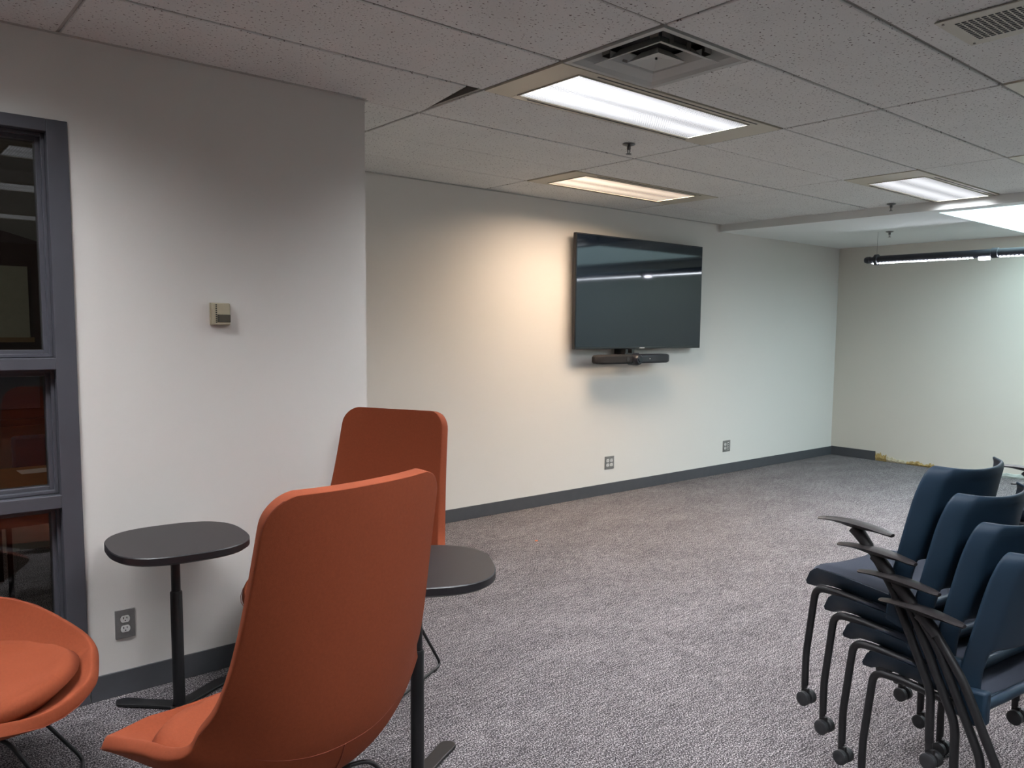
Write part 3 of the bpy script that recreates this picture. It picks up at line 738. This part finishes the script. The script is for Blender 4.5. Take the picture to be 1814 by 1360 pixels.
# ------------------------------------------------------------------ stacking chairs
def stack_chair():
    t = thing('stacking_chair', '', 'chair')
    # seat pan
    nx, ny = 14, 15
    def seatpt(u, v, top):
        # u 0 rear .. 1 front, v -1..1
        x = -.135+.412*u
        wd = .205+.022*math.sin(PI*min(1, u*1.05))-.022*max(0, (u-.82)/.18)**2
        y = v*wd
        z = .430+.028*math.sin(PI*u*.85)-.050*max(0, (u-.86)/.14)**1.6+.014*abs(v)**3-.012*(1-abs(v)**2)
        x = x-.020*max(0, (u-.7)/.3)*abs(v)**4
        return x, y, z
    V = []; F = []
    for top in (1, 0):
        for i in range(nx):
            for j in range(ny):
                x, y, z = seatpt(i/(nx-1), -1+2*j/(ny-1), top)
                if not top:
                    e = max(abs(-1+2*j/(ny-1)), abs(2*i/(nx-1)-1)); z -= .012+.040*(1-max(0, (e-.80)/.2)**2); y *= .97
                V.append((x, y, z))
    n = nx*ny
    for i in range(nx-1):
        for j in range(ny-1):
            a = i*ny+j; F.append((a, a+1, a+ny+1, a+ny)); F.append((n+a, n+a+ny, n+a+ny+1, n+a+1))
    bd = [j for j in range(ny)]+[i*ny+ny-1 for i in range(1, nx)]+[(nx-1)*ny+j for j in range(ny-2, -1, -1)]+[i*ny for i in range(nx-2, 0, -1)]
    for k in range(len(bd)): a, c = bd[k], bd[(k+1) % len(bd)]; F.append((a, c, n+c, n+a))
    mesh('seat_shell', V, F, 'blue', t, True, 60)
    V = []; F = []
    for top in (1, 0):
        for i in range(nx):
            for j in range(ny):
                u = .06+.93*i/(nx-1); v = (-1+2*j/(ny-1))*.94
                x, y, z = seatpt(u, v, 1); e = max(abs(-1+2*j/(ny-1)), abs(2*i/(nx-1)-1))
                z += .002+(.022*(1-e**6)**.6 if top else 0)
                V.append((x, y, z))
    F = [f for f in F]
    for i in range(nx-1):
        for j in range(ny-1):
            a = i*ny+j; F.append((a, a+1, a+ny+1, a+ny)); F.append((n+a, n+a+ny, n+a+ny+1, n+a+1))
    for k in range(len(bd)): a, c = bd[k], bd[(k+1) % len(bd)]; F.append((a, c, n+c, n+a))
    mesh('seat_pad', V, F, 'bluepad', t, True, 75)
    # backrest: curved plastic blade with wrapped edges, open gap above the seat
    ctrl = [(0, -.108, .44, .212), (.12, -.112, .50, .216), (.26, -.128, .565, .220), (.5, -.150, .66, .222), (.75, -.172, .765, .215), (.9, -.188, .825, .203), (.965, -.196, .852, .188), (1, -.200, .862, .165)]
    nt, nu = 26, 23
    A = interp(np.linspace(0, 1, nt), [c[0] for c in ctrl], [c[1:] for c in ctrl])
    us = np.array([-1, -.97, -.92, -.86, -.80, -.74, -.62, -.48, -.32, -.16, 0, .16, .32, .48, .62, .74, .80, .86, .92, .97, 1]); nu = len(us)
    G = np.zeros((nt, nu, 3))
    for i in range(nt):
        x, z, wd = A[i]
        for j, u in enumerate(us):
            wrap = .048*abs(u)**2.2+.026*max(0, (abs(u)-.80)/.20)**.9
            G[i, j] = (x+wrap-.030, wd*u, z-.012*(1-abs(u)**2)*(1 if i > nt-4 else 0))
    F = []
    for i in range(nt-1):
        for j in range(nu-1):
            mid = abs((us[j]+us[j+1])/2)
            zc = A[i][1]
            if zc < .560-.0*mid and mid < .80: continue
            F.append((i*nu+j, i*nu+j+1, (i+1)*nu+j+1, (i+1)*nu+j))
    used = sorted({k for f in F for k in f}); mp = {k: q for q, k in enumerate(used)}
    P = G.reshape(-1, 3)
    o = mesh('backrest', [P[k] for k in used], [[mp[k] for k in f] for f in F], 'blue', t, True, 180)
    sm = o.modifiers.new('solid', 'SOLIDIFY'); sm.thickness = .010; sm.offset = 0
    ss = o.modifiers.new('sub', 'SUBSURF'); ss.levels = 1; ss.render_levels = 1
    # moulded joints where the back meets the seat
    for s in (-1, 1):
        poly = [(-.150, .375), (-.118, .362), (-.060, .378), (-.062, .430), (-.085, .462), (-.150, .472)]
        V = [(x, s*.190, z) for x, z in poly]+[(x, s*.222, z) for x, z in poly]; m_ = len(poly)
        q = mesh('back_joint', V, [list(range(m_)), list(range(m_, 2*m_))]+[(i, (i+1) % m_, m_+(i+1) % m_, m_+i) for i in range(m_)], 'blue', t, True, 50)
        bv = q.modifiers.new('bevel', 'BEVEL'); bv.width = .010; bv.segments = 3
    # lower rear rim below the gap
    MB().tube([(-.135, y, .425+.0*y) for y in np.linspace(-.205, .205, 9)], .014, 10).build('rear_rim', 'blue', t, True)
    # frame
    for s in (-1, 1):
        rear = fillet([(.012, s*.252, .640), (-.10, s*.250, .492), (-.232, s*.246, .225), (-.236, s*.246, .075)], [.03, .03])
        MB().tube(rear, .0125, 12, 1.0).build('rear_leg', 'black_rod', t, True)
        front = fillet([(-.08, s*.185, .388), (.120, s*.205, .408), (.195, s*.212, .405), (.215, s*.222, .17), (.214, s*.222, .065)], [.02, .035, .03])
        MB().tube(front, .0120, 12).build('front_leg', 'black_rod', t, True)
        # arm support and pad
        MB().tube([(.030, s*.255, .648), (.012, s*.254, .630), (-.018, s*.252, .598)], [.022, .019, .016], 12).build('arm_support', 'black_plastic', t, True)
        na = 13; V = []; F = []
        for i in range(na):
            u = .5-.5*math.cos(PI*i/(na-1)); x = -.100+.255*u
            z = .653+.020*math.sin(PI*(u*.82+.08))-.004*u - .006*(1-u)
            wd = (.020+.010*math.sin(PI*u))*min(1, .55+.45*(u/.06))*min(1, .6+.4*((1-u)/.05)); th = .005+.010*math.exp(-((u-.45)/.22)**2)
            yc = s*(.262+.006*math.sin(PI*u))
            V += [(x, yc-wd, z), (x, yc-wd*.5, z+.004), (x, yc+wd*.5, z+.004), (x, yc+wd, z), (x, yc+wd*.6, z-th), (x, yc-wd*.6, z-th)]
        for i in range(na-1):
            for k in range(6): F.append((i*6+k, i*6+(k+1) % 6, (i+1)*6+(k+1) % 6, (i+1)*6+k))
        F += [list(range(6)), [(na-1)*6+k for k in range(6)]]
        mesh('armrest', V, F, 'armpad', t, True, 50)
        for (x, y, a) in ((.218, .222, .5), (-.233, .246, .9)):
            c = MB()
            c.lathe([(.006, .05), (.010, .052), (.010, .078), (.006, .080)], (x-.002, s*y, 0), n=12)
            c.box((x-.020, s*y-.006, .022), (x+.006, s*y+.006, .056))
            co = c.build('caster', 'black_plastic', t, bevel=.002)
            for q in (-1, 1):
                V0 = MB().lathe([(0, -.011), (.019, -.011), (.0235, -.007), (.0235, .007), (.018, .010), (.010, .0085), (0, .0085)] if q > 0 else [(0, -.0085), (.010, -.0085), (.018, -.010), (.0235, -.007), (.0235, .007), (.019, .011), (0, .011)], (0, q*.016, 0), 'y', 22)
                wo_ = V0.build('wheel', 'wheel', co, True, 40); wo_.location = (x-.012, s*y, .0240)
    MB().tube([(-.06, -.19, .385), (-.06, .19, .385)], .010, 10).build('cross_bar', 'black_rod', t, True)
    MB().tube([(.13, -.20, .396), (.13, .20, .396)], .010, 10).build('cross_bar', 'black_rod', t, True)
    return t
proto = stack_chair()
def gather(o):
    KIDS[o] = list(o.children)
    for c in o.children: gather(c)
gather(proto)
PHI = 1.446; DX, DZ = .075, .068
places = ['lowest', 'second lowest', 'second from the top', 'topmost']
for st, (ox, oy, where, grp) in enumerate([(2.565, .918, 'in the near stack at the right', 'near stack of navy chairs'),
                                           (4.125, .955, 'in the half hidden stack behind the near one', 'far stack of navy chairs')]):
    for k in range(4):
        o = proto if (st == 0 and k == 0) else copy_tree(proto)
        o.location = (ox+math.cos(PHI)*DX*k, oy+math.sin(PHI)*DX*k, DZ*k); o.rotation_euler.z = PHI
        o['label'] = '%s navy stacking armchair %s' % (places[k], where)
        o['category'] = 'chair'; o['group'] = grp

# small orange scrap on the carpet
o = MB().prism([(-.012, -.005), (.006, -.009), (.014, .003), (.002, .009), (-.009, .006)], 0, .003).build('carpet_scrap', 'scrap', loc=(3.538, 4.084, .0005))
tag(o, 'tiny orange scrap lying on the open carpet', 'scrap')
